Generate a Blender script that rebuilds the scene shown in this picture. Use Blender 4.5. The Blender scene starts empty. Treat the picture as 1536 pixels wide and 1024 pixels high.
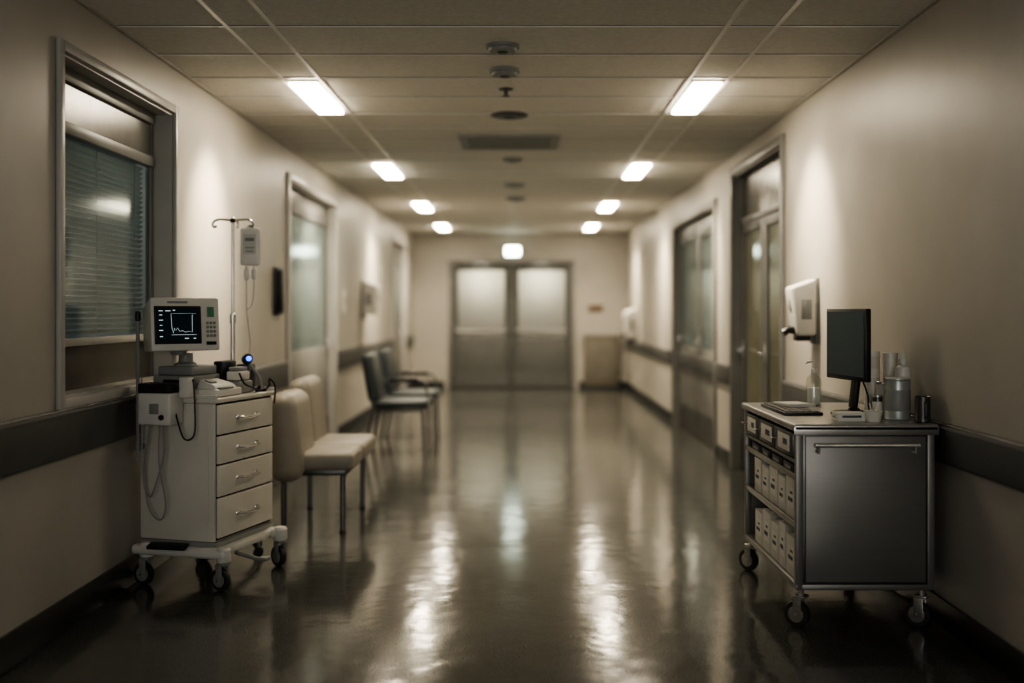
import bpy, bmesh, math, random
from mathutils import Vector, Matrix
random.seed(4)
F=1600.0; VX,VY=785.0,466.0; H=1.35
XL,XR,ZC,YE,YB=-1.94,1.80,2.70,18.6,-2.6

# ---------------------------------------------------------------- materials
def mat(name,col,rough=.5,metal=0.,var=.12,scale=6.,bump=0.,bscale=60.,emit=None,estr=0.,coat=0.,spec=.5,rvar=0.,stretch=(1,1,1),sss=0.):
    m=bpy.data.materials.new(name); m.use_nodes=True
    n=m.node_tree.nodes; l=m.node_tree.links; b=n['Principled BSDF']
    tc=n.new('ShaderNodeTexCoord'); mp=n.new('ShaderNodeMapping'); mp.inputs['Scale'].default_value=stretch
    l.new(tc.outputs['Object'],mp.inputs[0])
    no=n.new('ShaderNodeTexNoise'); no.inputs['Scale'].default_value=scale; no.inputs['Detail'].default_value=5
    l.new(mp.outputs[0],no.inputs['Vector'])
    r=n.new('ShaderNodeValToRGB')
    r.color_ramp.elements[0].position=.3; r.color_ramp.elements[1].position=.7
    r.color_ramp.elements[0].color=tuple(c*(1-var) for c in col)+(1,)
    r.color_ramp.elements[1].color=tuple(min(1,c*(1+var)) for c in col)+(1,)
    l.new(no.outputs['Fac'],r.inputs[0]); l.new(r.outputs[0],b.inputs['Base Color'])
    b.inputs['Roughness'].default_value=rough; b.inputs['Metallic'].default_value=metal
    b.inputs['Coat Weight'].default_value=coat; b.inputs['Coat Roughness'].default_value=.08
    b.inputs['Specular IOR Level'].default_value=spec
    if rvar:
        mr=n.new('ShaderNodeMapRange'); mr.inputs[3].default_value=max(0,rough-rvar); mr.inputs[4].default_value=rough+rvar
        l.new(no.outputs['Fac'],mr.inputs[0]); l.new(mr.outputs[0],b.inputs['Roughness'])
    if bump:
        n2=n.new('ShaderNodeTexNoise'); n2.inputs['Scale'].default_value=bscale; n2.inputs['Detail'].default_value=3
        l.new(mp.outputs[0],n2.inputs['Vector'])
        bp=n.new('ShaderNodeBump'); bp.inputs['Strength'].default_value=bump; bp.inputs['Distance'].default_value=.01
        l.new(n2.outputs['Fac'],bp.inputs['Height']); l.new(bp.outputs[0],b.inputs['Normal'])
    if emit:
        b.inputs['Emission Color'].default_value=tuple(emit)+(1,); b.inputs['Emission Strength'].default_value=estr
    return m
M={}
M['wall']=mat('painted_wall',(.45,.43,.39),.42,var=.05,scale=2.5,bump=.05,bscale=90)
M['ceil']=mat('ceiling_tile',(.72,.70,.65),.8,var=.06,scale=45,bump=.25,bscale=140)
M['tbar']=mat('ceiling_grid',(.80,.79,.75),.35,var=.05)
M['base']=mat('baseboard_vinyl',(.035,.038,.040),.35,var=.1)
M['rail']=mat('rail_vinyl',(.09,.093,.093),.42,var=.08)
M['frame']=mat('door_frame_steel',(.24,.24,.23),.38,var=.08)
M['casing']=mat('casing_paint',(.48,.475,.45),.35,var=.05)
M['leaf']=mat('door_leaf',(.20,.20,.19),.35,var=.10,scale=3)
M['dkleaf']=mat('door_panel_dark',(.085,.08,.07),.3,var=.15)
M['enddoor']=mat('end_door_paint',(.13,.133,.128),.4,var=.05)
M['trans']=mat('transom_panel',(.19,.185,.17),.26,metal=.3,var=.1)
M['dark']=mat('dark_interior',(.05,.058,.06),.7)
M['room']=mat('side_room_paint',(.35,.385,.38),.7)
M['teal']=mat('teal_blind_film',(.23,.26,.26),.5,var=.06)
M['white']=mat('white_enamel',(.68,.66,.60),.35,var=.05,scale=4,coat=.2)
M['wplast']=mat('white_plastic',(.70,.69,.65),.4,var=.03)
M['gplast']=mat('grey_plastic',(.30,.31,.30),.45,var=.06)
M['dplast']=mat('dark_plastic',(.025,.027,.03),.38,var=.1)
M['blk']=mat('black_gap',(.012,.012,.012),.7)
M['rubber']=mat('rubber',(.05,.05,.05),.55)
M['chrome']=mat('chrome',(.72,.71,.69),.25,metal=.85,var=.04)
M['steel']=mat('brushed_steel',(.27,.265,.255),.42,metal=.5,var=.03,scale=5,stretch=(1,1,14),rvar=.03)
M['steelt']=mat('steel_top',(.42,.41,.395),.32,metal=.6,var=.06,scale=10)
M['dsteel']=mat('dark_steel',(.12,.12,.12),.35,metal=.6,var=.1)
M['cream']=mat('cream_vinyl',(.32,.30,.26),.42,var=.06,bump=.08,bscale=120)
M['navy']=mat('slate_vinyl',(.06,.073,.08),.38,var=.1,bump=.08,bscale=120)
M['screen']=mat('screen_glass',(.012,.018,.02),.12,var=.05,emit=(.03,.07,.08),estr=.05)
M['lcd']=mat('lcd_screen',(.03,.042,.045),.2,var=.05,emit=(.3,.45,.45),estr=.02)
M['trace']=mat('trace_glow',(.4,.6,.6),.5,emit=(.75,.92,1.),estr=.4)
M['green']=mat('green_lcd',(.10,.18,.12),.4,emit=(.3,.9,.5),estr=.02)
M['blue']=mat('blue_led',(.02,.08,.6),.3,emit=(.03,.16,1.),estr=2.2)
M['paper']=mat('paper',(.70,.69,.64),.7,var=.04)
M['box']=mat('carton',(.62,.61,.57),.6,var=.06)
M['print']=mat('printed_label',(.10,.12,.13),.6,var=.3,scale=80)
M['red']=mat('red_sign',(.22,.10,.07),.5,var=.2)
M['tan']=mat('cabinet_tan',(.20,.18,.14),.5,var=.08)
M['tin']=mat('tin_can',(.42,.45,.44),.35,metal=.4,var=.06)
M['lamp']=mat('lamp_diffuser',(.9,.9,.85),.5,emit=(1.,.87,.68),estr=26)
M['filldim']=mat('fill_diffuser_dim',(.9,.9,.85),.5,emit=(.95,.95,.95),estr=.7)  # glow for the fill fixtures added out of view
M['exit']=mat('exit_lamp_glow',(.8,.9,.8),.5,emit=(.88,1.,.86),estr=11)
M['amber']=mat('amber_glass_film',(.36,.31,.21),.3,var=.15,scale=2)
M['rearfill']=mat('rear_fill',(.8,.8,.8),.5,emit=(.97,.97,.96),estr=1.6)  # glow of the added fill panel behind the camera

def glassmat(name,tint,refl_rough,base_refl):
    m=bpy.data.materials.new(name); m.use_nodes=True; n=m.node_tree.nodes; l=m.node_tree.links
    n.clear(); o=n.new('ShaderNodeOutputMaterial'); mx=n.new('ShaderNodeMixShader'); t=n.new('ShaderNodeBsdfTransparent')
    g=n.new('ShaderNodeBsdfGlossy'); fr=n.new('ShaderNodeLayerWeight'); fr.inputs[0].default_value=.5
    t.inputs[0].default_value=tint+(1,); g.inputs['Roughness'].default_value=refl_rough; g.inputs[0].default_value=(.9,.95,.95,1)
    pw=n.new('ShaderNodeMath'); pw.operation='POWER'; pw.inputs[1].default_value=4.5
    ad=n.new('ShaderNodeMath'); ad.operation='MULTIPLY_ADD'; ad.inputs[1].default_value=.4; ad.inputs[2].default_value=base_refl; ad.use_clamp=True
    l.new(fr.outputs['Facing'],pw.inputs[0]); l.new(pw.outputs[0],ad.inputs[0]); l.new(ad.outputs[0],mx.inputs[0]); l.new(t.outputs[0],mx.inputs[1]); l.new(g.outputs[0],mx.inputs[2]); l.new(mx.outputs[0],o.inputs[0])
    return m
M['glass']=glassmat('window_glass',(.93,.95,.95),.10,.02)
M['clear']=glassmat('clear_plastic',(.90,.92,.90),.1,.06)
def translucent(name,dc,tc,f,gl):
    m=bpy.data.materials.new(name); m.use_nodes=True; n=m.node_tree.nodes; l=m.node_tree.links
    n.clear(); o=n.new('ShaderNodeOutputMaterial'); mx=n.new('ShaderNodeMixShader'); t=n.new('ShaderNodeBsdfTranslucent'); d=n.new('ShaderNodeBsdfDiffuse')
    d.inputs[0].default_value=dc+(1,); t.inputs[0].default_value=tc+(1,); mx.inputs[0].default_value=f
    g=n.new('ShaderNodeBsdfGlossy'); g.inputs['Roughness'].default_value=.3; m2=n.new('ShaderNodeMixShader'); m2.inputs[0].default_value=gl
    l.new(d.outputs[0],mx.inputs[1]); l.new(t.outputs[0],mx.inputs[2]); l.new(mx.outputs[0],m2.inputs[1]); l.new(g.outputs[0],m2.inputs[2]); l.new(m2.outputs[0],o.inputs[0]); return m
M['frost']=translucent('frosted_glass',(.5,.5,.48),(.75,.74,.68),.75,.07)
M['slat']=translucent('blind_slat',(.60,.64,.63),(.42,.49,.48),.3,.05)
M['bagp']=translucent('iv_bag_film',(.85,.85,.83),(.8,.8,.78),.25,.06)
# floor
def floormat():
    m=bpy.data.materials.new('polished_vinyl_floor'); m.use_nodes=True; n=m.node_tree.nodes; l=m.node_tree.links; b=n['Principled BSDF']
    tc=n.new('ShaderNodeTexCoord')
    a=n.new('ShaderNodeTexNoise'); a.inputs['Scale'].default_value=170; a.inputs['Detail'].default_value=2
    c=n.new('ShaderNodeTexNoise'); c.inputs['Scale'].default_value=1.6; c.inputs['Detail'].default_value=4
    for q in (a,c): l.new(tc.outputs['Object'],q.inputs['Vector'])
    r=n.new('ShaderNodeValToRGB'); e=r.color_ramp.elements
    e[0].position=.40; e[0].color=(.042,.045,.042,1); e[1].position=.64; e[1].color=(.150,.152,.140,1)
    l.new(a.outputs['Fac'],r.inputs[0]); l.new(r.outputs[0],b.inputs['Base Color'])
    mr=n.new('ShaderNodeMapRange'); mr.inputs[3].default_value=.08; mr.inputs[4].default_value=.19
    l.new(c.outputs['Fac'],mr.inputs[0]); l.new(mr.outputs[0],b.inputs['Roughness'])
    b.inputs['Specular IOR Level'].default_value=1.0
    w=n.new('ShaderNodeTexNoise'); w.inputs['Scale'].default_value=5.0; w.inputs['Detail'].default_value=2; l.new(tc.outputs['Object'],w.inputs['Vector'])
    bp=n.new('ShaderNodeBump'); bp.inputs['Strength'].default_value=.12; bp.inputs['Distance'].default_value=.02
    l.new(w.outputs['Fac'],bp.inputs['Height']); l.new(bp.outputs[0],b.inputs['Normal'])
    return m
M['floor']=floormat()

# ---------------------------------------------------------------- builder
class B:
    def __init__(s,name,loc=(0,0,0),rz=0.):
        s.name=name; s.bm=bmesh.new(); s.mats=[]; s.loc=Vector(loc); s.rz=rz
    def mi(s,k):
        if k not in s.mats: s.mats.append(k)
        return s.mats.index(k)
    def add(s,tb,k,T=None):
        if T is not None: bmesh.ops.transform(tb,matrix=T,verts=tb.verts)
        bmesh.ops.recalc_face_normals(tb,faces=tb.faces)
        me=bpy.data.meshes.new('t'); tb.to_mesh(me); tb.free()
        i0=len(s.bm.faces); s.bm.from_mesh(me); bpy.data.meshes.remove(me)
        s.bm.faces.ensure_lookup_table(); i=s.mi(k)
        for f in s.bm.faces[i0:]: f.material_index=i
    def box(s,c,d,k,bev=0.,rot=(0,0,0),seg=2):
        tb=bmesh.new(); bmesh.ops.create_cube(tb,size=1)
        bmesh.ops.scale(tb,vec=Vector(d),verts=tb.verts)
        if bev>0:
            bmesh.ops.bevel(tb,geom=list(tb.edges),offset=min(bev,min(d)*.49),segments=seg,profile=.5,affect='EDGES')
        R=Matrix.Rotation(rot[2],4,'Z')@Matrix.Rotation(rot[1],4,'Y')@Matrix.Rotation(rot[0],4,'X')
        s.add(tb,k,Matrix.Translation(Vector(c))@R)
    def bb(s,x0,x1,y0,y1,z0,z1,k,bev=0.,seg=2):
        s.box(((x0+x1)/2,(y0+y1)/2,(z0+z1)/2),(abs(x1-x0),abs(y1-y0),abs(z1-z0)),k,bev,seg=seg)
    def hexa(s,vs,k,bev=0.,T=None,seg=2):
        tb=bmesh.new(); v=[tb.verts.new(p) for p in vs]
        for f in ((0,1,2,3),(4,5,6,7),(0,1,5,4),(1,2,6,5),(2,3,7,6),(3,0,4,7)): tb.faces.new([v[i] for i in f])
        bmesh.ops.recalc_face_normals(tb,faces=tb.faces)
        if bev: bmesh.ops.bevel(tb,geom=list(tb.edges),offset=bev,segments=seg,profile=.5,affect='EDGES')
        s.add(tb,k,T)
    def tube(s,pts,r,k,n=10,smooth=False,sub=6):
        P=[Vector(p) for p in pts]
        if smooth and len(P)>2:
            Q=[]
            for i in range(len(P)-1):
                p0=P[max(i-1,0)];p1=P[i];p2=P[i+1];p3=P[min(i+2,len(P)-1)]
                for j in range(sub):
                    t=j/sub; Q.append(.5*((2*p1)+(p2-p0)*t+(2*p0-5*p1+4*p2-p3)*t*t+(3*p1-p0-3*p2+p3)*t**3))
            Q.append(P[-1]); P=Q
        tb=bmesh.new(); rings=[]; nrm=None
        for i,p in enumerate(P):
            a=P[max(i-1,0)]; c=P[min(i+1,len(P)-1)]; t=(c-a).normalized()
            if nrm is None: nrm=t.orthogonal().normalized()
            nrm=(nrm-t*nrm.dot(t)).normalized(); bi=t.cross(nrm)
            rr=r[i] if isinstance(r,(list,tuple)) else r
            rings.append([tb.verts.new(p+(nrm*math.cos(2*math.pi*j/n)+bi*math.sin(2*math.pi*j/n))*rr) for j in range(n)])
        for a,c in zip(rings,rings[1:]):
            for j in range(n): tb.faces.new((a[j],a[(j+1)%n],c[(j+1)%n],c[j]))
        tb.faces.new(rings[0]); tb.faces.new(rings[-1][::-1]); s.add(tb,k)
    def lathe(s,c,prof,k,n=24,T=None):
        tb=bmesh.new(); rings=[]
        for r,z in prof: rings.append([tb.verts.new((max(r,1e-4)*math.cos(2*math.pi*j/n),max(r,1e-4)*math.sin(2*math.pi*j/n),z)) for j in range(n)])
        for a,b2 in zip(rings,rings[1:]):
            for j in range(n): tb.faces.new((a[j],a[(j+1)%n],b2[(j+1)%n],b2[j]))
        tb.faces.new(rings[0]); tb.faces.new(rings[-1])
        TT=Matrix.Translation(Vector(c))
        if T is not None: TT=TT@T
        s.add(tb,k,TT)
    def done(s):
        for f in s.bm.faces: f.smooth=True
        for e in s.bm.edges:
            if len(e.link_faces)==2 and e.calc_face_angle(0)>.55: e.smooth=False
        me=bpy.data.meshes.new(s.name); s.bm.to_mesh(me); s.bm.free()
        for k in s.mats: me.materials.append(M[k])
        o=bpy.data.objects.new(s.name,me); bpy.context.collection.objects.link(o)
        o.location=s.loc; o.rotation_euler[2]=s.rz; return o
RX=Matrix.Rotation(math.pi/2,4,'X'); RY=Matrix.Rotation(math.pi/2,4,'Y')

# ---------------------------------------------------------------- shell
b=B('floor'); b.bb(XL-.4,XR+.4,YB-.2,YE+1.6,-.1,0,'floor'); b.done()
b=B('ceiling'); b.bb(XL-.4,XR+.4,YB-.2,YE+1.6,ZC,ZC+.1,'ceil'); b.done()
def wall(name,x0,x1,ops):
    b=B(name); y=YB
    for (a,c,z0,z1) in ops:
        b.bb(x0,x1,y,a,0,ZC,'wall'); b.bb(x0,x1,a,c,z1,ZC,'wall')
        if z0>0: b.bb(x0,x1,a,c,0,z0,'wall')
        y=c
    b.bb(x0,x1,y,YE,0,ZC,'wall'); b.done()
LW=(4.47,5.90,.98,2.44); LD=(8.80,10.95,0,2.42); LD2=(15.9,17.4,0,2.4)
RD=(7.40,9.12,0,2.50); RD2=(9.98,12.70,0,2.33)
wall('wall_left',XL-.2,XL,[LW,LD,LD2])
wall('wall_right',XR,XR+.2,[RD,RD2])
DX0,DX1,DZ=-1.31,.90,2.23
b=B('wall_end'); b.bb(XL-.2,DX0,YE,YE+.15,0,ZC,'wall'); b.bb(DX1,XR+.2,YE,YE+.15,0,ZC,'wall'); b.bb(DX0,DX1,YE,YE+.15,DZ,ZC,'wall'); b.done()
b=B('wall_back'); b.bb(XL-.2,XR+.2,YB-.15,YB,0,ZC,'wall'); b.done()
b=B('rear_fill_panel')  # added fill panel behind the camera, framed like a window, brightens cart fronts
b.bb(-1.05,1.05,YB,YB+.01,.95,2.15,'rearfill')
for (p,q,r_,s_) in ((-1.12,1.12,.88,.95),(-1.12,1.12,2.15,2.22),(-1.12,-1.05,.95,2.15),(1.05,1.12,.95,2.15),(-.03,.03,.95,2.15)): b.bb(p,q,YB,YB+.04,r_,s_,'casing',.004)
b.done()
b=B('wall_beyond'); b.bb(-2.1,2.0,YE+1.45,YE+1.55,0,ZC,'wall'); b.done()
b=B('trim_ceiling_grid')
for x in (-1.405,-1.185,.965,1.20): b.bb(x-.011,x+.011,YB,YE,ZC-.006,ZC,'tbar')
y=5.06-.56*13
while y<YE:
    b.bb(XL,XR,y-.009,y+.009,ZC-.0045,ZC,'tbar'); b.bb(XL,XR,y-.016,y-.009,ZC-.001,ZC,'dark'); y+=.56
for x,s_ in ((XL,1),(XR,-1)): b.bb(min(x,x+s_*.02),max(x,x+s_*.02),YB,YE,ZC-.012,ZC,'wall')
b.done()
def segs(x,inward,ys,z0,z1,t,k,name,bev=0.):
    b=B(name)
    for a,c in ys: b.bb(min(x,x+inward*t),max(x,x+inward*t),a,c,z0,z1,k,bev)
    b.done()
segs(XL,1,[(YB,8.72),(11.03,15.84),(17.5,YE)],0,.14,.014,'base','baseboard_left',.004)
segs(XR,-1,[(YB,7.32),(9.2,9.9),(12.78,YE)],0,.12,.014,'base','baseboard_right',.004)
b=B('baseboard_end'); b.bb(XL+.014,DX0-.07,YE-.014,YE,0,.12,'base'); b.bb(DX1+.07,XR-.014,YE-.014,YE,0,.12,'base'); b.done()
def rail(x,s_,ys,z0,z1,name):
    b=B(name)
    for a,c in ys:
        b.bb(min(x,x+s_*.03),max(x,x+s_*.03),a,c,z0,z1,'rail',.010,seg=3)
        b.bb(min(x,x+s_*.034),max(x,x+s_*.034),a+.01,c-.01,z1-.022,z1-.012,'frame')
    b.done()
rail(XL,1,[(YB,8.70),(11.05,15.8),(17.5,YE-.05)],.735,.94,'trim_handrail_left')
rail(XR,-1,[(YB,7.30),(9.22,9.88),(12.80,YE-.05)],.706,.875,'trim_handrail_right')

# ---------------------------------------------------------------- openings
def casing(b,x,s_,op,w=.065,t=.022,k='casing'):
    a,c,z0,z1=op
    X0,X1=min(x,x+s_*t),max(x,x+s_*t)
    b.bb(X0,X1,a-w,a,z0-(w if z0>0 else 0),z1+w,k,.004); b.bb(X0,X1,c,c+w,z0-(w if z0>0 else 0),z1+w,k,.004)
    b.bb(X0,X1,a,c,z1,z1+w,k,.004)
    if z0>0: b.bb(X0,X1,a,c,z0-w,z0,k,.004)
    D=-s_*.15; X0,X1=min(x,x+D),max(x,x+D); q=.012
    b.bb(X0,X1,a,a+q,z0,z1,k); b.bb(X0,X1,c-q,c,z0,z1,k); b.bb(X0,X1,a+q,c-q,z1-q,z1,k)
    if z0>0: b.bb(X0,X1,a+q,c-q,z0,z0+q,k)
def bx(b,x,s_,d0,d1,a,c,z0,z1,k,bev=0.):
    X=sorted((x-s_*d0,x-s_*d1)); b.bb(X[0],X[1],a,c,z0,z1,k,bev)
a,c,z0,z1=LW; b=B('window_1'); casing(b,XL,1,LW,.045)
RX0=XL-1.0
b.bb(RX0-.03,RX0,a-.4,c+.9,z0-.3,z1+.2,'room'); b.bb(RX0,XL-.2,a-.43,a-.4,z0-.3,z1+.2,'room'); b.bb(RX0,XL-.2,c+.9,c+.93,z0-.3,z1+.2,'room')
b.bb(RX0,XL-.2,a-.4,c+.9,z1+.2,z1+.23,'room'); b.bb(RX0,XL-.2,a-.4,c+.9,z0-.33,z0-.3,'room')
a+=.012;c-=.012;z0+=.012;z1-=.012
for (q,w) in ((a,.05),(c-.05,.05)): bx(b,XL,1,.10,.13,q,q+w,z0,z1,'frame',.004)
bx(b,XL,1,.08,.13,a+.05,c-.05,z1-.06,z1,'frame',.004); bx(b,XL,1,.10,.125,a+.05,c-.05,2.19,z1-.06,'trans')
bx(b,XL,1,.08,.13,a+.05,c-.05,2.135,2.19,'frame',.004)
bx(b,XL,1,.08,.13,a+.05,c-.05,1.19,1.225,'casing',.004); bx(b,XL,1,.10,.125,a+.05,c-.05,z0,1.19,'dkleaf')
bx(b,XL,1,.108,.112,a+.05,c-.05,1.225,2.135,'glass')
n=34
for i in range(n):
    z=1.24+i*(.895/n)
    b.box((XL-.148,(a+c)/2,z+.01),(.027,c-a-.12,.0016),'slat',rot=(0,math.radians(-42),0))
for yy in (a+.2,(a+c)/2,c-.2): b.bb(XL-.1345,XL-.1335,yy-.004,yy+.004,1.23,2.13,'gplast')
b.done()
def sidedoor(name,x,s_,op,glass_z,panes,midz=None,trans=None,push=False,leafk='leaf',film=None):
    a,c,z0,z1=op; b=B(name); casing(b,x,s_,op,.07,.025,'casing' if s_>0 else 'frame')
    a+=.012;c-=.012;z1-=.012
    bx(b,x,s_,.185,.195,a,c,0,z1,'dark')
    if trans:
        bx(b,x,s_,.05,.11,a,c,trans,trans+.05,'frame',.004); bx(b,x,s_,.08,.10,a,c,trans+.05,z1,'trans'); z1=trans
    g0,g1=glass_z
    wd=(c-a)/panes
    for i in range(panes):
        p=a+i*wd+.004; q=a+(i+1)*wd-.004; st=.10
        bx(b,x,s_,.06,.105,p,p+st,.008,z1,leafk,.003); bx(b,x,s_,.06,.105,q-st,q,.008,z1,leafk,.003)
        bx(b,x,s_,.06,.105,p+st,q-st,g1,z1,leafk,.003); bx(b,x,s_,.06,.105,p+st,q-st,.008,g0,leafk,.003)
        bx(b,x,s_,.070,.074,p+st,q-st,g0,g1,'glass'); bx(b,x,s_,.080,.084,p+st,q-st,g0,g1,film or 'teal')
        bx(b,x,s_,.055,.062,p+.01,q-.01,.02,.28,'dsteel')
        hy=q-.05
        b.tube([(x-s_*.06,hy,1.02),(x-s_*.01,hy,1.02),(x-s_*.01,hy-.11,1.02)],.009,'chrome',8)
        bx(b,x,s_,.054,.062,hy-.02,hy+.02,.94,1.1,'chrome',.002)
    if push:
        bx(b,x,s_,.02,.062,a+.05,c-.05,.71,.87,'rail',.008)
    b.done()
sidedoor('door_1',XL,1,LD,(1.0,2.2),1)
sidedoor('door_2',XL,1,LD2,(1.0,2.1),1,leafk='dkleaf',film='dark')
sidedoor('door_3',XR,-1,RD,(.25,2.0),2,trans=2.08,film='amber')
sidedoor('door_4',XR,-1,RD2,(.95,2.12),2,push=True)
b=B('door_5'); W=.06
b.bb(DX0,DX0+W,YE-.02,YE+.13,0,DZ,'frame',.004); b.bb(DX1-W,DX1,YE-.02,YE+.13,0,DZ,'frame',.004); b.bb(DX0+W,DX1-W,YE-.02,YE+.13,DZ-W,DZ,'frame',.004)
mx=(DX0+DX1)/2; panec=[]
for s_,(p,q) in ((-1,(DX0+W,mx-.004)),(1,(mx+.004,DX1-W))):
    p+=.003;q-=.003; gz0,gz1=.88,2.06; st=.11; panec.append((p+q)/2)
    b.bb(p,p+st,YE+.04,YE+.09,.008,DZ-W-.004,'enddoor',.003); b.bb(q-st,q,YE+.04,YE+.09,.008,DZ-W-.004,'enddoor',.003)
    b.bb(p+st,q-st,YE+.04,YE+.09,gz1,DZ-W-.004,'enddoor',.003); b.bb(p+st,q-st,YE+.04,YE+.09,.008,gz0,'enddoor',.003)
    b.bb(p+st,q-st,YE+.060,YE+.066,gz0,gz1,'frost')
    b.bb(p+.03,q-.03,YE+.034,YE+.041,.03,.30,'enddoor')
    b.tube([(p+.08,YE+.0,1.0),(q-.08,YE+.0,1.0)],.017,'chrome'); 
    for xx in (p+.1,q-.1): b.bb(xx-.02,xx+.02,YE-.0,YE+.045,.97,1.03,'chrome',.004)
b.done()
b=B('exit_lamp'); ex=(769-785)*YE/F; b.box((ex,YE-.03,2.385),(.30,.06,.19),'frame',.02); b.box((ex,YE-.065,2.385),(.25,.014,.15),'exit',.05,seg=4); b.done()
b=B('wall_sign'); b.box(((893-785)*YE/F,YE-.01,1.39),(.26,.02,.13),'tan',.004); b.box(((893-785)*YE/F,YE-.021,1.40),(.18,.004,.04),'red'); b.done()
b=B('radiator_cover'); b.bb(1.06,1.66,YE-.16,YE-.016,.05,.90,'tan',.01); b.bb(1.04,1.68,YE-.18,YE-.016,.90,.93,'frame',.006); b.bb(1.06,1.66,YE-.15,YE-.02,0,.05,'base')
for i in range(12): b.bb(1.12+i*.042,1.135+i*.042,YE-.166,YE-.159,.15,.82,'leaf')
b.done()

# ---------------------------------------------------------------- ceiling fittings
def clight(xc,y0,dim=False):
    b=B('ceiling_light'); w,L=.165,.95
    b.bb(xc-w/2-.012,xc+w/2+.012,y0-.005,y0+L+.005,ZC-.009,ZC,'tbar',.002)
    b.bb(xc-w/2,xc+w/2,y0+.012,y0+L-.012,ZC-.026,ZC-.009,'filldim' if dim else 'lamp',.006); b.done()
for y0 in (6.25,9.75,13.25,16.6):
    clight(-1.295,y0); clight(1.085,y0)
for y0 in (2.7,-.8): clight(-1.295,y0,True); clight(1.085,y0,True)  # fixtures added out of view as dim fill
def disc(name,px,py,r,h,k='gplast'):
    d=H*F/(VY-py); x=(px-VX)*d/F
    b=B(name,(x,d,0)); b.lathe((0,0,ZC),[(r*.55,-h),(r*.8,-h*.9),(r*.86,-h*.5),(r,-h*.45),(r,0)],k); b.lathe((0,0,ZC-h),[(r*.12,-.004),(r*.3,-.004),(r*.3,.002)],'dplast'); return b.done()
disc('smoke_detector',754,68,.085,.035,'gplast'); disc('smoke_detector',757,104,.085,.04,'gplast')
b=B('sprinkler_head',((759-785)*6.49/F,6.49,0)); b.lathe((0,0,ZC),[(.012,-.05),(.03,-.046),(.012,-.04),(.012,-.012),(.04,-.008),(.045,0)],'dsteel'); b.done()
disc('ceiling_speaker',764,172,.13,.02,'dsteel'); disc('ceiling_speaker',769,238,.09,.03,'gplast'); disc('ceiling_speaker',772,276,.12,.03,'gplast'); disc('smoke_detector',774,296,.12,.04)
b=B('air_vent'); b.bb(-.50,.28,8.15,8.22,ZC-.014,ZC,'gplast'); b.bb(-.50,.28,8.78,8.85,ZC-.014,ZC,'gplast'); b.bb(-.50,-.44,8.22,8.78,ZC-.014,ZC,'gplast'); b.bb(.22,.28,8.22,8.78,ZC-.014,ZC,'gplast')
b.bb(-.44,.22,8.22,8.78,ZC-.003,ZC,'dsteel')
for i in range(9): b.box((-.11,8.26+i*.06,ZC-.008),(.66,.040,.002),'gplast',rot=(math.radians(-30),0,0))
b.done()

# ---------------------------------------------------------------- casters
def caster(b,x,y,r,ztop,ang,k='gplast'):
    ca,sa=math.cos(ang),math.sin(ang)
    ax=Vector((ca,sa,0)); off=Vector((-sa,ca,0))*.018
    c=Vector((x,y,r))+off
    R=Matrix.Rotation(ang,4,'Z')@RY
    b.lathe(c,[(r*.8,-.014),(r*.95,-.013),(r,-.007),(r,.007),(r*.95,.013),(r*.8,.014)],'rubber',28,R)
    b.lathe(c,[(r*.3,-.019),(r*.62,-.017),(r*.64,-.012),(r*.64,.012),(r*.62,.017),(r*.3,.019)],k,20,R)
    for s_ in (-1,1):
        p=c+ax*.023*s_; q=Vector((x,y,r*2+.012))+ax*.023*s_
        b.box((p+q)/2,(.004,r*.7,(q-p).length+r*.4),k,.002,rot=(0,0,ang))
    b.box((x,y,r*2+.022),(.056,.05,.012),k,.004,rot=(0,0,ang))
    b.tube([(x,y,r*2+.02),(x,y,ztop)],.012,'chrome',10)
    b.tube([c-ax*.027,c+ax*.027],.006,'chrome',8)

# ---------------------------------------------------------------- left white drawer cart
b=B('medical_cart',(-1.50,5.17,0),math.radians(-16))
wx,dy=.415,.56
b.bb(-wx,0,0,dy,.225,.90,'white',.008)
zs=[.895,.742,.598,.44,.238]
b.bb(-.001,.0015,.018,dy-.018,.232,.898,'blk')
for i in range(4):
    t,bo=zs[i]-.004,zs[i+1]+.004
    b.bb(-.004,.016,.02,dy-.02,bo,t,'white',.005,seg=3)
    zc=(t+bo)/2
    b.tube([(.014,.19,zc),(.04,.20,zc),(.044,.24,zc-.004),(.044,.32,zc-.004),(.04,.36,zc),(.014,.37,zc)],.007,'chrome',8,True,4)
    for yy in (.19,.37): b.lathe((.016,yy,zc),[(.013,0),(.011,.004)],'chrome',12,RY)
b.bb(-wx-.012,.022,-.014,dy+.014,.90,.925,'white',.008,seg=3)
b.bb(-wx-.012,.022,-.014,.0,.92,.942,'white',.004); b.bb(-wx-.012,-wx+.002,-.014,dy+.014,.92,.942,'white',.004); b.bb(-wx-.012,.022,dy,dy+.014,.92,.942,'white',.004)
b.bb(-wx+.03,-.03,-.003,.0,.27,.86,'white',.001)
b.bb(-wx,.02,-.005,dy-.02,.196,.225,'gplast',.006)
b.bb(-.43,.09,-.06,.015,.155,.205,'wplast',.02,seg=3); b.bb(-.41,.10,.465,.54,.155,.205,'wplast',.02,seg=3)
b.bb(-.41,-.33,.0,.49,.16,.2,'wplast',.012); b.bb(-.05,.05,.0,.49,.16,.2,'wplast',.012)
for (x,y,an) in ((.065,-.02,1.35),(.085,.50,1.1),(-.365,-.015,1.5),(-.36,.50,1.3)):
    b.lathe((x,y,0),[(.03,.14),(.036,.15),(.036,.2),(.028,.212),(.0,.214)],'wplast',18); caster(b,x,y,.055,.15,an)
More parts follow.
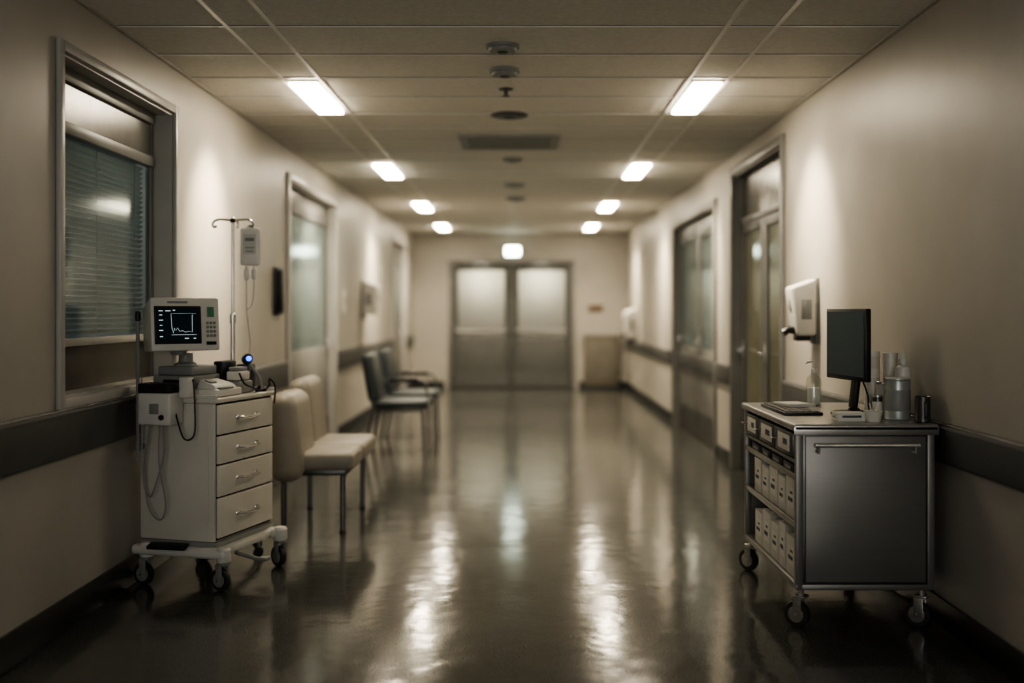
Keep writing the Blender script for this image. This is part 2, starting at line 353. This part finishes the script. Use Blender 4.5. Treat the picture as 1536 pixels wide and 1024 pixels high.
b.box((-.20,-.085,.215),(.20,.05,.014),'dplast',.004,rot=(.35,0,.1)); b.tube([(.03,.15,.15),(.16,.13,.13),(.21,.13,.13)],.011,'gplast'); b.box((.2,.13,.135),(.05,.05,.016),'gplast',.005)
b.tube([(-.395,-.045,.63),(-.395,-.045,1.32)],.009,'gplast'); b.lathe((-.395,-.045,1.30),[(.012,0),(.014,.02),(.012,.045),(.004,.05)],'dplast',12)
for z in (.68,.88): b.bb(-.405,-.385,-.05,.002,z-.012,z+.012,'gplast')
b.done()
b=B('power_supply',(-1.50,5.17,0),math.radians(-16))
b.bb(-.335,-.155,-.135,-.015,.80,.955,'wplast',.012,seg=3); b.bb(-.345,-.17,-.12,-.02,.95,1.0,'dplast',.01)
b.bb(-.15,-.10,-.07,-.012,.93,1.03,'wplast',.008)
b.box((-.24,-.137,.88),(.05,.006,.05),'gplast',.003,rot=(0,0,0)); b.lathe((-.2,-.135,.84),[(.014,0),(.012,.008)],'dplast',12,RX)
def wc(pts,r=.004,k='dplast'): b.tube(pts,r,k,6,True,8)
wc([(-.16,-.08,.86),(-.10,-.10,.74),(-.05,-.09,.76),(-.06,-.07,.90),(-.08,-.05,1.0),(-.12,.0,1.02)])
wc([(-.22,-.09,.80),(-.21,-.10,.66),(-.26,-.10,.50),(-.30,-.09,.45),(-.35,-.07,.55),(-.36,-.06,.85),(-.37,-.05,1.02)],.004,'gplast')
wc([(-.24,-.09,.80),(-.23,-.11,.62),(-.20,-.10,.42),(-.24,-.09,.34),(-.31,-.08,.40),(-.34,-.07,.58),(-.30,-.08,.81)],.0035,'gplast')
b.done()
b=B('monitor_dock',(-1.50,5.17,0),math.radians(-16))
b.bb(-.365,-.15,.03,.30,.926,1.03,'gplast',.012,seg=3); b.bb(-.35,-.15,.05,.27,1.03,1.075,'gplast',.01)
b.bb(-.30,-.17,.022,.032,.95,1.01,'dplast',.003)
for i in range(4): b.bb(-.34+i*.03,-.32+i*.03,.016,.024,.97,.985,'wplast',.001)
b.lathe((-.235,.12,0),[(.06,1.072),(.055,1.085),(.035,1.095),(.032,1.138)],'gplast',20)
b.done()
b=B('strip_printer',(-1.50,5.17,0),math.radians(-16))
b.bb(-.14,-.005,.03,.27,.926,.965,'wplast',.01,seg=3)
b.hexa([(-.13,.05,.965),(-.02,.05,.965),(-.02,.25,.965),(-.13,.25,.965),(-.125,.07,1.01),(-.04,.06,.985),(-.04,.24,.985),(-.125,.23,1.01)],'wplast',.006)
b.box((-.02,.13,.968),(.03,.12,.01),'gplast',.003); b.box((-.08,.10,1.0),(.04,.05,.01),'gplast',.003,rot=(0,.25,0))
b.bb(-.13,-.03,.29,.42,.926,.99,'gplast',.01); b.bb(-.12,-.04,.3,.41,.99,1.04,'wplast',.012); b.bb(-.20,-.145,.31,.45,.926,1.09,'dplast',.01); b.bb(-.14,-.06,.43,.50,.926,1.07,'dsteel',.01)
b.bb(-.11,-.05,.31,.40,1.04,1.06,'gplast',.006)
b.tube([(-.04,.3,1.03),(.0,.28,.98),(.01,.36,.95),(-.01,.44,.935)],.005,'dplast',6,True)
b.done()
b=B('exam_lamp',(-1.50,5.17,0),math.radians(-16))
b.lathe((-.02,.48,0),[(.03,.926),(.03,.94),(.018,.95),(.012,.955)],'dplast',18)
b.tube([(-.02,.48,.95),(-.03,.48,1.0),(-.06,.46,1.05),(-.075,.44,1.09)],.009,'gplast',8,True)
b.lathe((-.08,.44,1.095),[(.0,-.030),(.016,-.026),(.026,-.01),(.027,.016),(.025,.028)],'dplast',20,Matrix.Rotation(math.radians(75),4,'Y')@Matrix.Rotation(math.radians(45),4,'X'))
b.lathe((-.055,.418,1.10),[(.004,-.013),(.012,-.009),(.015,0),(.012,.009),(.004,.013)],'blue',16)
b.tube([(-.02,.5,.935),(.0,.53,.95),(.02,.50,.99),(.03,.54,.95),(.036,.52,.86)],.005,'dplast',6,True)
b.done()
b=B('patient_monitor',(-1.667,5.25,1.283),math.radians(38)); w,h=.172,.131
T=Matrix.Rotation(math.radians(-5),4,'X')
def TB(c,d,k,bev=0.):
    tb=bmesh.new(); bmesh.ops.create_cube(tb,size=1); bmesh.ops.scale(tb,vec=Vector(d),verts=tb.verts)
    if bev: bmesh.ops.bevel(tb,geom=list(tb.edges),offset=bev,segments=2,profile=.5,affect='EDGES')
    b.add(tb,k,T@Matrix.Translation(Vector(c)))
b.hexa([(-w,0,-h),(w,0,-h),(w,0,h),(-w,0,h),(-w+.03,.19,-h+.01),(w-.03,.19,-h+.01),(w-.03,.19,h-.035),(-w+.03,.19,h-.035)],'wplast',.014,T,3)
TB((0,-.004,0),(2*w,.03,2*h),'wplast',.012)
TB((-.04,-.019,-.004),(.232,.006,.185),'dplast',.002); TB((-.04,-.0225,-.004),(.212,.002,.165),'screen')
TB((.125,-.020,.06),(.034,.006,.05),'green',.001)
for i in range(4):
    for j in range(3): TB((.108+j*.018,-.021,.005-i*.021),(.013,.006,.013),'gplast',.002)
TB((.125,-.021,-.095),(.05,.006,.016),'dplast',.002); TB((-.04,-.020,.108),(.10,.004,.010),'gplast',.001)
pts=[(-.075,.05),(-.072,-.02),(-.066,-.045),(-.06,-.02),(-.052,-.03),(-.045,-.018),(-.035,-.035),(-.02,-.032),(-.005,-.04),(.01,-.035),(.028,-.04),(.03,.045),(.034,.045)]
wpts=[T@Vector((x,-.0245,z)) for x,z in pts]; b.tube(wpts,.0011,'trace',5)
b.tube([T@Vector((-.075,-.0245,-.052)),T@Vector((.05,-.0245,-.052))],.0008,'trace',5)
b.tube([T@Vector((-.075,-.0245,.052)),T@Vector((.05,-.0245,.052))],.0006,'trace',5)
for (x,z,ww) in ((-.125,.065,.02),(-.09,.065,.025),(-.125,.045,.014),(-.125,.02,.02),(-.125,-.005,.012),(-.125,-.03,.02),(-.125,-.06,.014),(.0,-.07,.02),(.04,-.07,.012),(-.06,.068,.012)): TB((x,-.0245,z),(ww,.0012,.004),'trace')
TB((.0,.06,h-.004),(.16,.02,.012),'wplast',.004)
b.lathe(T@Vector((-.005,.085,-h-.002)),[(.033,-.012),(.04,.0),(.05,.02)],'gplast',18)
b.done()
b=B('iv_pole',(-1.615,5.93,0))
b.lathe((0,0,0),[(.013,.21),(.013,1.3)],'chrome',14); b.lathe((0,0,0),[(.018,1.28),(.018,1.33),(.009,1.34),(.009,1.865),(.004,1.87)],'chrome',14)
for s_ in (-1,1):
    b.tube([(0,0,1.852),(s_*.07,0,1.858),(s_*.10,0,1.85),(s_*.112,0,1.83),(s_*.104,0,1.815),(s_*.09,0,1.822)],.0065,'chrome',8,True)
b.tube([(0,0,1.852),(0,.07,1.858),(0,.10,1.845),(0,.105,1.825),(0,.09,1.82)],.0065,'chrome',8,True)
b.lathe((0,0,1.84),[(.012,0),(.016,.008),(.012,.022)],'dplast',14)
b.box((.0,-.03,.82),(.06,.07,.05),'gplast',.01); b.box((.0,-.03,.30),(.06,.07,.04),'gplast',.01)
for i in range(5):
    an=.9+i*2*math.pi/5; dx,dyy=math.cos(an)*.17,math.sin(an)*.17
    b.tube([(0,0,.21),(dx*.5,dyy*.5,.16),(dx,dyy,.07)],.011,'gplast',8,True); b.lathe((dx,dyy,.026),[(.010,-.012),(.026,-.011),(.026,.011),(.010,.012)],'rubber',16,RX); b.tube([(dx,dyy,.02),(dx,dyy,.08)],.008,'gplast',8)
b.done()
b=B('iv_bag',(-1.615,5.93,0))
bx0=.098
tb=bmesh.new(); bmesh.ops.create_cube(tb,size=1); bmesh.ops.scale(tb,vec=Vector((.112,.035,.21)),verts=tb.verts); bmesh.ops.bevel(tb,geom=list(tb.edges),offset=.016,segments=4,profile=.5,affect='EDGES')
b.add(tb,'bagp',Matrix.Translation((bx0,0,1.705)))
b.box((bx0,-.0185,1.72),(.07,.002,.11),'paper',.0005); b.box((bx0,-.02,1.745),(.05,.001,.018),'gplast'); b.box((bx0,-.02,1.70),(.05,.001,.006),'gplast'); b.box((bx0,-.02,1.68),(.04,.001,.006),'gplast')
b.tube([(bx0-.03,0,1.795),(bx0-.01,0,1.822),(bx0,0,1.826),(bx0+.01,0,1.822),(bx0+.03,0,1.795)],.004,'wplast',6,True)
for s_ in (-.022,.02):
    b.lathe((bx0+s_,0,0),[(.005,1.61),(.006,1.585),(.014,1.578),(.014,1.53),(.005,1.52),(.004,1.505)],'bagp',12)
b.tube([(bx0-.022,0,1.51),(bx0-.02,0,1.35),(bx0+.0,-.01,1.15),(bx0-.03,-.05,1.02),(bx0-.06,-.12,.95)],.0035,'wplast',6,True)
b.tube([(bx0+.02,0,1.51),(bx0+.018,0,1.44),(bx0+.008,0,1.38),(bx0-.018,0,1.36)],.0035,'wplast',6,True)
b.done()

# ---------------------------------------------------------------- right steel cart
b=B('steel_trolley'); x0,x1,y0,y1=1.155,1.745,4.52,5.58; zt=.87
b.bb(x0-.012,x1+.012,y0-.015,y1+.015,zt-.03,zt,'steelt',.008,seg=3)
b.bb(x0-.012,x1+.012,y0-.015,y0-.009,zt-.045,zt-.01,'steelt',.002)
for (xx,yy) in ((x0+.016,y0+.016),(x1-.016,y0+.016),(x0+.016,y1-.016),(x1-.016,y1-.016)):
    b.box((xx,yy,(.165+zt-.03)/2),(.032,.032,zt-.03-.165),'steel',.005)
b.bb(x0,x1,y0,y1,.165,.19,'steel',.004)
b.bb(x0+.03,x1-.03,y0+.006,y0+.022,.19,zt-.03,'dsteel',.003)
b.bb(x0+.04,x1-.04,y0-.004,y0+.008,.20,zt-.05,'steel',.004)
b.bb(x1-.02,x1-.01,y0+.03,y1-.03,.19,zt-.03,'steel'); b.bb(x0+.03,x1-.03,y1-.02,y1-.01,.19,zt-.03,'steel')
b.bb(x0+.25,x0+.26,y0+.03,y1-.03,.19,zt-.03,'dsteel')
hz=.785; hx0,hx1=1.225,1.665
b.tube([(hx0,y0-.045,hz),(hx1,y0-.045,hz)],.009,'chrome')
for xx in (hx0+.015,hx1-.015):
    b.tube([(xx,y0-.002,hz-.03),(xx,y0-.045,hz-.03),(xx,y0-.045,hz+.004)],.006,'chrome',8)
for z in (.43,.635): 
    b.bb(x0+.004,x0+.26,y0+.03,y1-.03,z,z+.012,'steel'); b.bb(x0+.002,x0+.012,y0+.03,y1-.03,z-.008,z+.02,'steelt',.003)
b.bb(x0+.003,x0+.02,y0+.03,y1-.03,.70,.715,'steel')
for i,(a,c) in enumerate(((y0+.05,y0+.36),(y0+.38,y0+.70),(y0+.72,y1-.05))):
    b.bb(x0-.002,x0+.02,a,c,.722,.825,'dsteel',.004)
    b.bb(x0-.006,x0-.001,a+.05,c-.06,.74,.81,'paper',.001); b.bb(x0-.0075,x0-.0055,a+.08,c-.16,.765,.79,'print')
    b.tube([(x0-.004,c-.05,.775),(x0-.025,c-.045,.775),(x0-.025,c-.02,.775),(x0-.004,c-.015,.775)],.004,'chrome',6)
for (x,y,an) in ((x0+.03,y0+.03,.85),(x1-.045,y0+.03,.9),(x0+.03,y1-.04,.7),(x1-.045,y1-.04,.8)): caster(b,x,y,.056,.17,an,'chrome')
b.done()
def carton(name,xa,ya,z,w,d,h,k='box',rz=0.):
    b=B(name,(xa,ya,z),rz); b.bb(-w/2,w/2,-d/2,d/2,0,h,k,.003)
    b.bb(-w/2-.001,-w/2,-d*.32,d*.32,h*.25,h*.75,'paper'); b.bb(-w/2-.0016,-w/2-.0008,-d*.2,d*.25,h*.4,h*.5,'print'); b.bb(-w/2-.0016,-w/2-.0008,-d*.2,d*.05,h*.6,h*.66,'print')
    b.bb(-w*.35,w*.35,-d/2-.001,-d/2,h*.45,h*.7,'print'); b.bb(-w/2,w/2,-.01,.01,h,h+.0008,'paper'); b.done()
yy=4.60
for i,(dd,hh) in enumerate(((.17,.17),(.12,.20),(.15,.17),(.16,.19),(.16,.16))):
    carton('supply_carton',1.265,yy+dd/2+.0,.19,.18,dd,hh); yy+=dd+.012
yy=4.61
for i,(dd,hh) in enumerate(((.17,.175),(.13,.155),(.16,.18),(.14,.15),(.15,.17))):
    carton('supply_carton',1.262,yy+dd/2,.442,.17,dd,hh); yy+=dd+.018
def bin_(x,y,z,w,d,h):
    b=B('storage_bin',(x,y,z)); t=.006
    b.bb(-w/2,w/2,-d/2,d/2,0,t,'dplast'); b.bb(-w/2,-w/2+t,-d/2,d/2,t,h*.6,'dplast',.002); b.bb(w/2-t,w/2,-d/2,d/2,t,h,'dplast',.002)
    b.bb(-w/2+t,w/2-t,-d/2,-d/2+t,t,h,'dplast',.002); b.bb(-w/2+t,w/2-t,d/2-t,d/2,t,h,'dplast',.002); b.box((-w/2-.002,0,h*.3),(.003,d*.5,h*.25),'gplast')
    b.lathe((-.03,-.04,t),[(.02,0),(.02,.05),(.012,.056)],'gplast',12); b.lathe((-.02,.04,t),[(.018,0),(.018,.045)],'wplast',12); b.done()
for i in range(4): bin_(1.262,4.70+i*.215,.647,.19,.19,.062)
Z=zt
b=B('desktop_monitor',(1.497,4.95,Z),math.radians(-81))
b.box((0,.01,.325),(.40,.028,.33),'dplast',.006); b.box((0,-.0045,.328),(.372,.004,.295),'lcd'); b.box((0,.03,.32),(.28,.03,.2),'dplast',.012)
b.box((0,.05,.16),(.06,.022,.26),'dplast',.006,rot=(-.12,0,0)); b.lathe((0,.04,0),[(.105,0),(.105,.008),(.09,.014),(.03,.02),(.02,.03)],'dplast',28)
b.tube([(.03,.05,.2),(.07,.07,.1),(.05,.09,.03),(.10,.10,.005)],.004,'dplast',6,True)
b.done()
b=B('keyboard',(1.285,5.13,Z)); b.bb(-.09,.09,-.24,.24,0,.014,'dplast',.004)
for i in range(5):
    for j in range(15): b.bb(-.078+i*.031,-.052+i*.031,-.228+j*.0305,-.202+j*.0305,.013,.019,'dsteel',.002)
b.done()
b=B('paper_pad',(1.32,5.20,Z+.019),.2); b.bb(-.065,.065,-.10,.10,0,.012,'paper',.002); b.bb(-.065,.065,-.10,-.08,.012,.014,'wplast'); b.bb(-.05,.05,-.05,.05,.012,.0124,'wplast'); b.done()
carton('glove_box',1.42,4.66,Z,.12,.085,.038,'paper',.05)
b=B('pump_bottle',(1.475,5.42,Z)); b.lathe((0,0,0),[(.034,0),(.038,.006),(.038,.12),(.033,.14),(.014,.158),(.014,.168)],'clear',24); b.lathe((0,0,0),[(.030,.004),(.032,.01),(.032,.09),(.002,.091)],'bagp',20); b.lathe((0,0,0),[(.016,.166),(.016,.185),(.006,.188),(.006,.215),(.012,.218),(.012,.228)],'wplast',16)
b.tube([(0,0,.222),(-.035,-.01,.220),(-.042,-.012,.21)],.005,'wplast',8); b.done()
def canister(name,x,y,r,h,k,lid='wplast'):
    b=B(name,(x,y,Z)); b.lathe((0,0,0),[(r*.96,0),(r,.004),(r,h*.93),(r*.97,h*.95)],k,28); b.lathe((0,0,0),[(r*1.04,h*.92),(r*1.05,h*.94),(r*1.05,h*.99),(r*.98,h),(.002,h)],lid,28)
    b.lathe((0,0,0),[(r*1.004,h*.3),(r*1.012,h*.31),(r*1.012,h*.7),(r*1.004,h*.71)],'paper' if k!='paper' else 'gplast',28); b.done()
canister('specimen_canister',1.680,5.14,.036,.285,'box'); canister('specimen_canister',1.716,4.99,.034,.285,'wplast')
canister('tall_jar',1.636,5.00,.026,.17,'wplast'); canister('tall_jar',1.652,4.905,.027,.155,'wplast','chrome'); canister('tall_jar',1.60,4.82,.022,.10,'dsteel','chrome')
b=B('wipes_tin',(1.655,4.72,Z)); b.lathe((0,0,0),[(.053,0),(.056,.004),(.054,.008),(.054,.172),(.057,.176),(.057,.182),(.048,.186),(.004,.187)],'tin',32); b.lathe((0,0,0),[(.0542,.04),(.0548,.042),(.0548,.13),(.0542,.132)],'gplast',32); b.done()
b=B('lotion_bottle',(1.722,4.84,Z)); b.lathe((0,0,0),[(.028,0),(.034,.005),(.034,.20),(.030,.225),(.014,.235),(.014,.245)],'wplast',24); b.lathe((0,0,0),[(.019,.242),(.019,.265),(.014,.272),(.012,.29),(.01,.295)],'paper',18); b.done()
b=B('specimen_cup',(1.515,4.62,Z)); b.lathe((0,0,0),[(.030,0),(.032,.003),(.040,.045),(.042,.047),(.039,.046),(.031,.008),(.002,.007)],'paper',24)
b.tube([(0,.0,.012),(.02,.012,.06),(.035,.02,.085)],.003,'wplast',6); b.tube([(.0,.0,.012),(-.01,.02,.08)],.003,'wplast',6); b.done()
b=B('coffee_mug',(1.722,4.60,Z)); b.lathe((0,0,0),[(.028,0),(.032,.004),(.032,.11),(.030,.112),(.028,.11),(.027,.01),(.002,.009)],'dsteel',24)
b.tube([(-.002,-.031,.085),(-.004,-.05,.08),(-.005,-.055,.055),(-.004,-.05,.03),(-.002,-.031,.022)],.005,'dsteel',8,True); b.done()

# ---------------------------------------------------------------- wall dispensers
def dispenser(name,x,s_,y,z,w,h,dep,nozzle=True):
    b=B(name); X0,X1=sorted((x-s_*.003,x+s_*.02)); b.bb(X0,X1,y-w/2+.01,y+w/2-.01,z-h/2,z+h/2,'gplast',.002)
    f=x+s_*dep; f2=x+s_*dep*.78; q=x+s_*.018
    v=[(q,y-w/2,z-h*.38),(f2,y-w/2,z-h*.38),(f,y-w/2,z+h*.36),(q,y-w/2,z+h/2),(q,y+w/2,z-h*.38),(f2,y+w/2,z-h*.38),(f,y+w/2,z+h*.36),(q,y+w/2,z+h/2)]
    b.hexa(v,'wplast',.02,None,4)
    b.box((x+s_*(dep*.86),y,z+h*.12),(.03,w*.35,h*.2),'gplast',.004)
    b.box((x+s_*dep*.45,y-w/2-.001,z+h*.02),(dep*.35,.004,h*.3),'gplast',.001)
    if nozzle:
        b.box((x+s_*dep*.5,y,z-h*.40),(dep*.5,w*.5,h*.12),'dplast',.006)
        b.tube([(x+s_*dep*.4,y-.03,z-h*.33),(x+s_*dep*1.0,y-.03,z-h*.28),(x+s_*dep*1.2,y-.03,z-h*.34)],.024,'dplast',10)
    b.done()
dispenser('soap_dispenser',XR,-1,6.56,1.35,.17,.40,.175)
dispenser('towel_dispenser',XL,1,12.9,1.48,.30,.46,.20,False)
dispenser('sanitizer_dispenser',XR,-1,17.0,1.12,.30,.56,.20)
b=B('wall_intercom'); b.bb(XL,XL+.03,8.27,8.50,1.32,1.69,'dplast',.006); b.bb(XL+.03,XL+.065,8.29,8.36,1.34,1.67,'dplast',.012); b.bb(XL+.03,XL+.035,8.39,8.48,1.5,1.64,'gplast'); b.done()
b=B('light_switch'); b.bb(XL,XL+.012,11.45,11.60,1.33,1.58,'wplast',.004); b.bb(XL+.012,XL+.018,11.5,11.55,1.42,1.5,'gplast',.002); b.done()

# ---------------------------------------------------------------- chairs (face +X)
b=B('waiting_bench',(-1.04,6.86,0))
for i,(ya,yb,zt2,th,zb) in enumerate(((-.60,-.06,.86,.20,.33),(.02,.56,.91,.14,.40))):
    w=yb-ya; sa=ya+(.12 if i==0 else -.06)
    b.box((-.21,(sa+yb)/2,.445),(.46,yb-sa,.11),'cream',.035,seg=4)
    b.box((-.385-(.20-th)*.2,(ya+yb)/2,(zb+zt2)/2),(th,w-.02,zt2-zb),'cream',.085,rot=(0,math.radians(-6),0),seg=7)
b.bb(-.42,-.03,-.42,.50,.355,.392,'dsteel',.005)
for (x,y) in ((-.06,-.36),(-.06,.44),(-.42,-.36),(-.42,.44)):
    b.tube([(x,y,.0),(x,y,.36)],.016,'dsteel',10); b.lathe((x,y,0),[(.02,0),(.02,.01),(.014,.014)],'rubber',12)
b.done()
def chair(y):
    b=B('waiting_chair',(-.90,y,0)); k='navy'
    b.box((-.25,0,.475),(.52,.54,.075),k,.03,seg=4)
    b.box((-.53,0,.72),(.11,.54,.46),k,.045,rot=(0,math.radians(-10),0),seg=5)
    for s_ in (-1,1):
        yy=s_*.255
        b.tube([(-.02,yy,0),(-.04,yy,.44)],.014,'dsteel'); b.tube([(-.58,yy,0),(-.50,yy,.45),(-.58,yy,.9)],.014,'dsteel')
        b.tube([(-.04,yy,.42),(-.5,yy,.42)],.012,'dsteel')
    yy=.255
    b.tube([(-.04,yy,.44),(-.05,yy+.02,.62),(-.09,yy+.02,.66),(-.5,yy+.02,.66),(-.545,yy,.66)],.012,'dsteel',8); b.box((-.28,yy+.02,.675),(.30,.05,.03),'dplast',.01)
    b.done()
chair(10.2); chair(11.3)

# ---------------------------------------------------------------- lights
def area(name,loc,sx,sy,e,col,rot=(0,0,0),spread=180):
    L=bpy.data.lights.new(name,'AREA'); L.shape='RECTANGLE'; L.size=sx; L.size_y=sy; L.energy=e; L.color=col; L.spread=math.radians(spread)
    o=bpy.data.objects.new(name,L); bpy.context.collection.objects.link(o); o.location=loc; o.rotation_euler=rot; return o
WC=(1.,.85,.64)
for i,y0 in enumerate((6.25,9.75,13.25,16.6)):
    for x in (-1.295,1.085):
        area('fixture_light',(x,y0+.475,ZC-.04),.15,.9,(2,12,16,16)[i],WC,spread=130)
        L=bpy.data.lights.new('wall_wash_spot','SPOT'); L.energy=(135,125,120,115)[i]; L.color=WC; L.spot_size=math.radians(64); L.spot_blend=1; L.shadow_soft_size=.07
        o=bpy.data.objects.new('wall_wash_spot',L); bpy.context.collection.objects.link(o); o.location=(x,y0+.30,ZC-.06)
        tgt=Vector(((XL if x<0 else XR),y0+.35,1.80)); o.rotation_euler=(tgt-o.location).to_track_quat('-Z','Y').to_euler()
for y0 in (2.7,-.8):
    for x in (-1.295,1.085): area('fill_light_dim',(x,y0+.475,ZC-.04),.15,.9,.3,(.95,.96,1.))  # weak fill below the added near fixtures
area('rear_fill',(0,YB+.05,1.55),2.0,1.15,9,(1.,.96,.88),rot=(math.radians(90),0,0),spread=80)  # added frontal fill from behind the camera
for x in panec: area('beyond_light',(x,YE+.55,1.95),.25,.2,7,(1.,.95,.82),rot=(math.radians(-90),0,0))
area('side_room_light',(XL-.7,5.4,2.5),.4,.8,5,(.90,.98,1.),rot=(0,math.radians(20),0))
w=bpy.data.worlds.new('World'); bpy.context.scene.world=w; w.use_nodes=True; w.node_tree.nodes['Background'].inputs[0].default_value=(.01,.012,.014,1)

# ---------------------------------------------------------------- camera
c=bpy.data.cameras.new('camera'); c.sensor_width=36; c.lens=F/1536*36; c.shift_x=-(VX-768)/1536; c.shift_y=-(512-VY)/1536
c.dof.use_dof=True; c.dof.focus_distance=4.95; c.dof.aperture_fstop=.72; c.clip_start=.05
o=bpy.data.objects.new('camera',c); bpy.context.collection.objects.link(o); o.location=(0,0,H); o.rotation_euler=(math.radians(90),0,0)
bpy.context.scene.camera=o
v=bpy.context.scene.view_settings; v.view_transform='AgX'; v.look='AgX - High Contrast'; v.exposure=.55
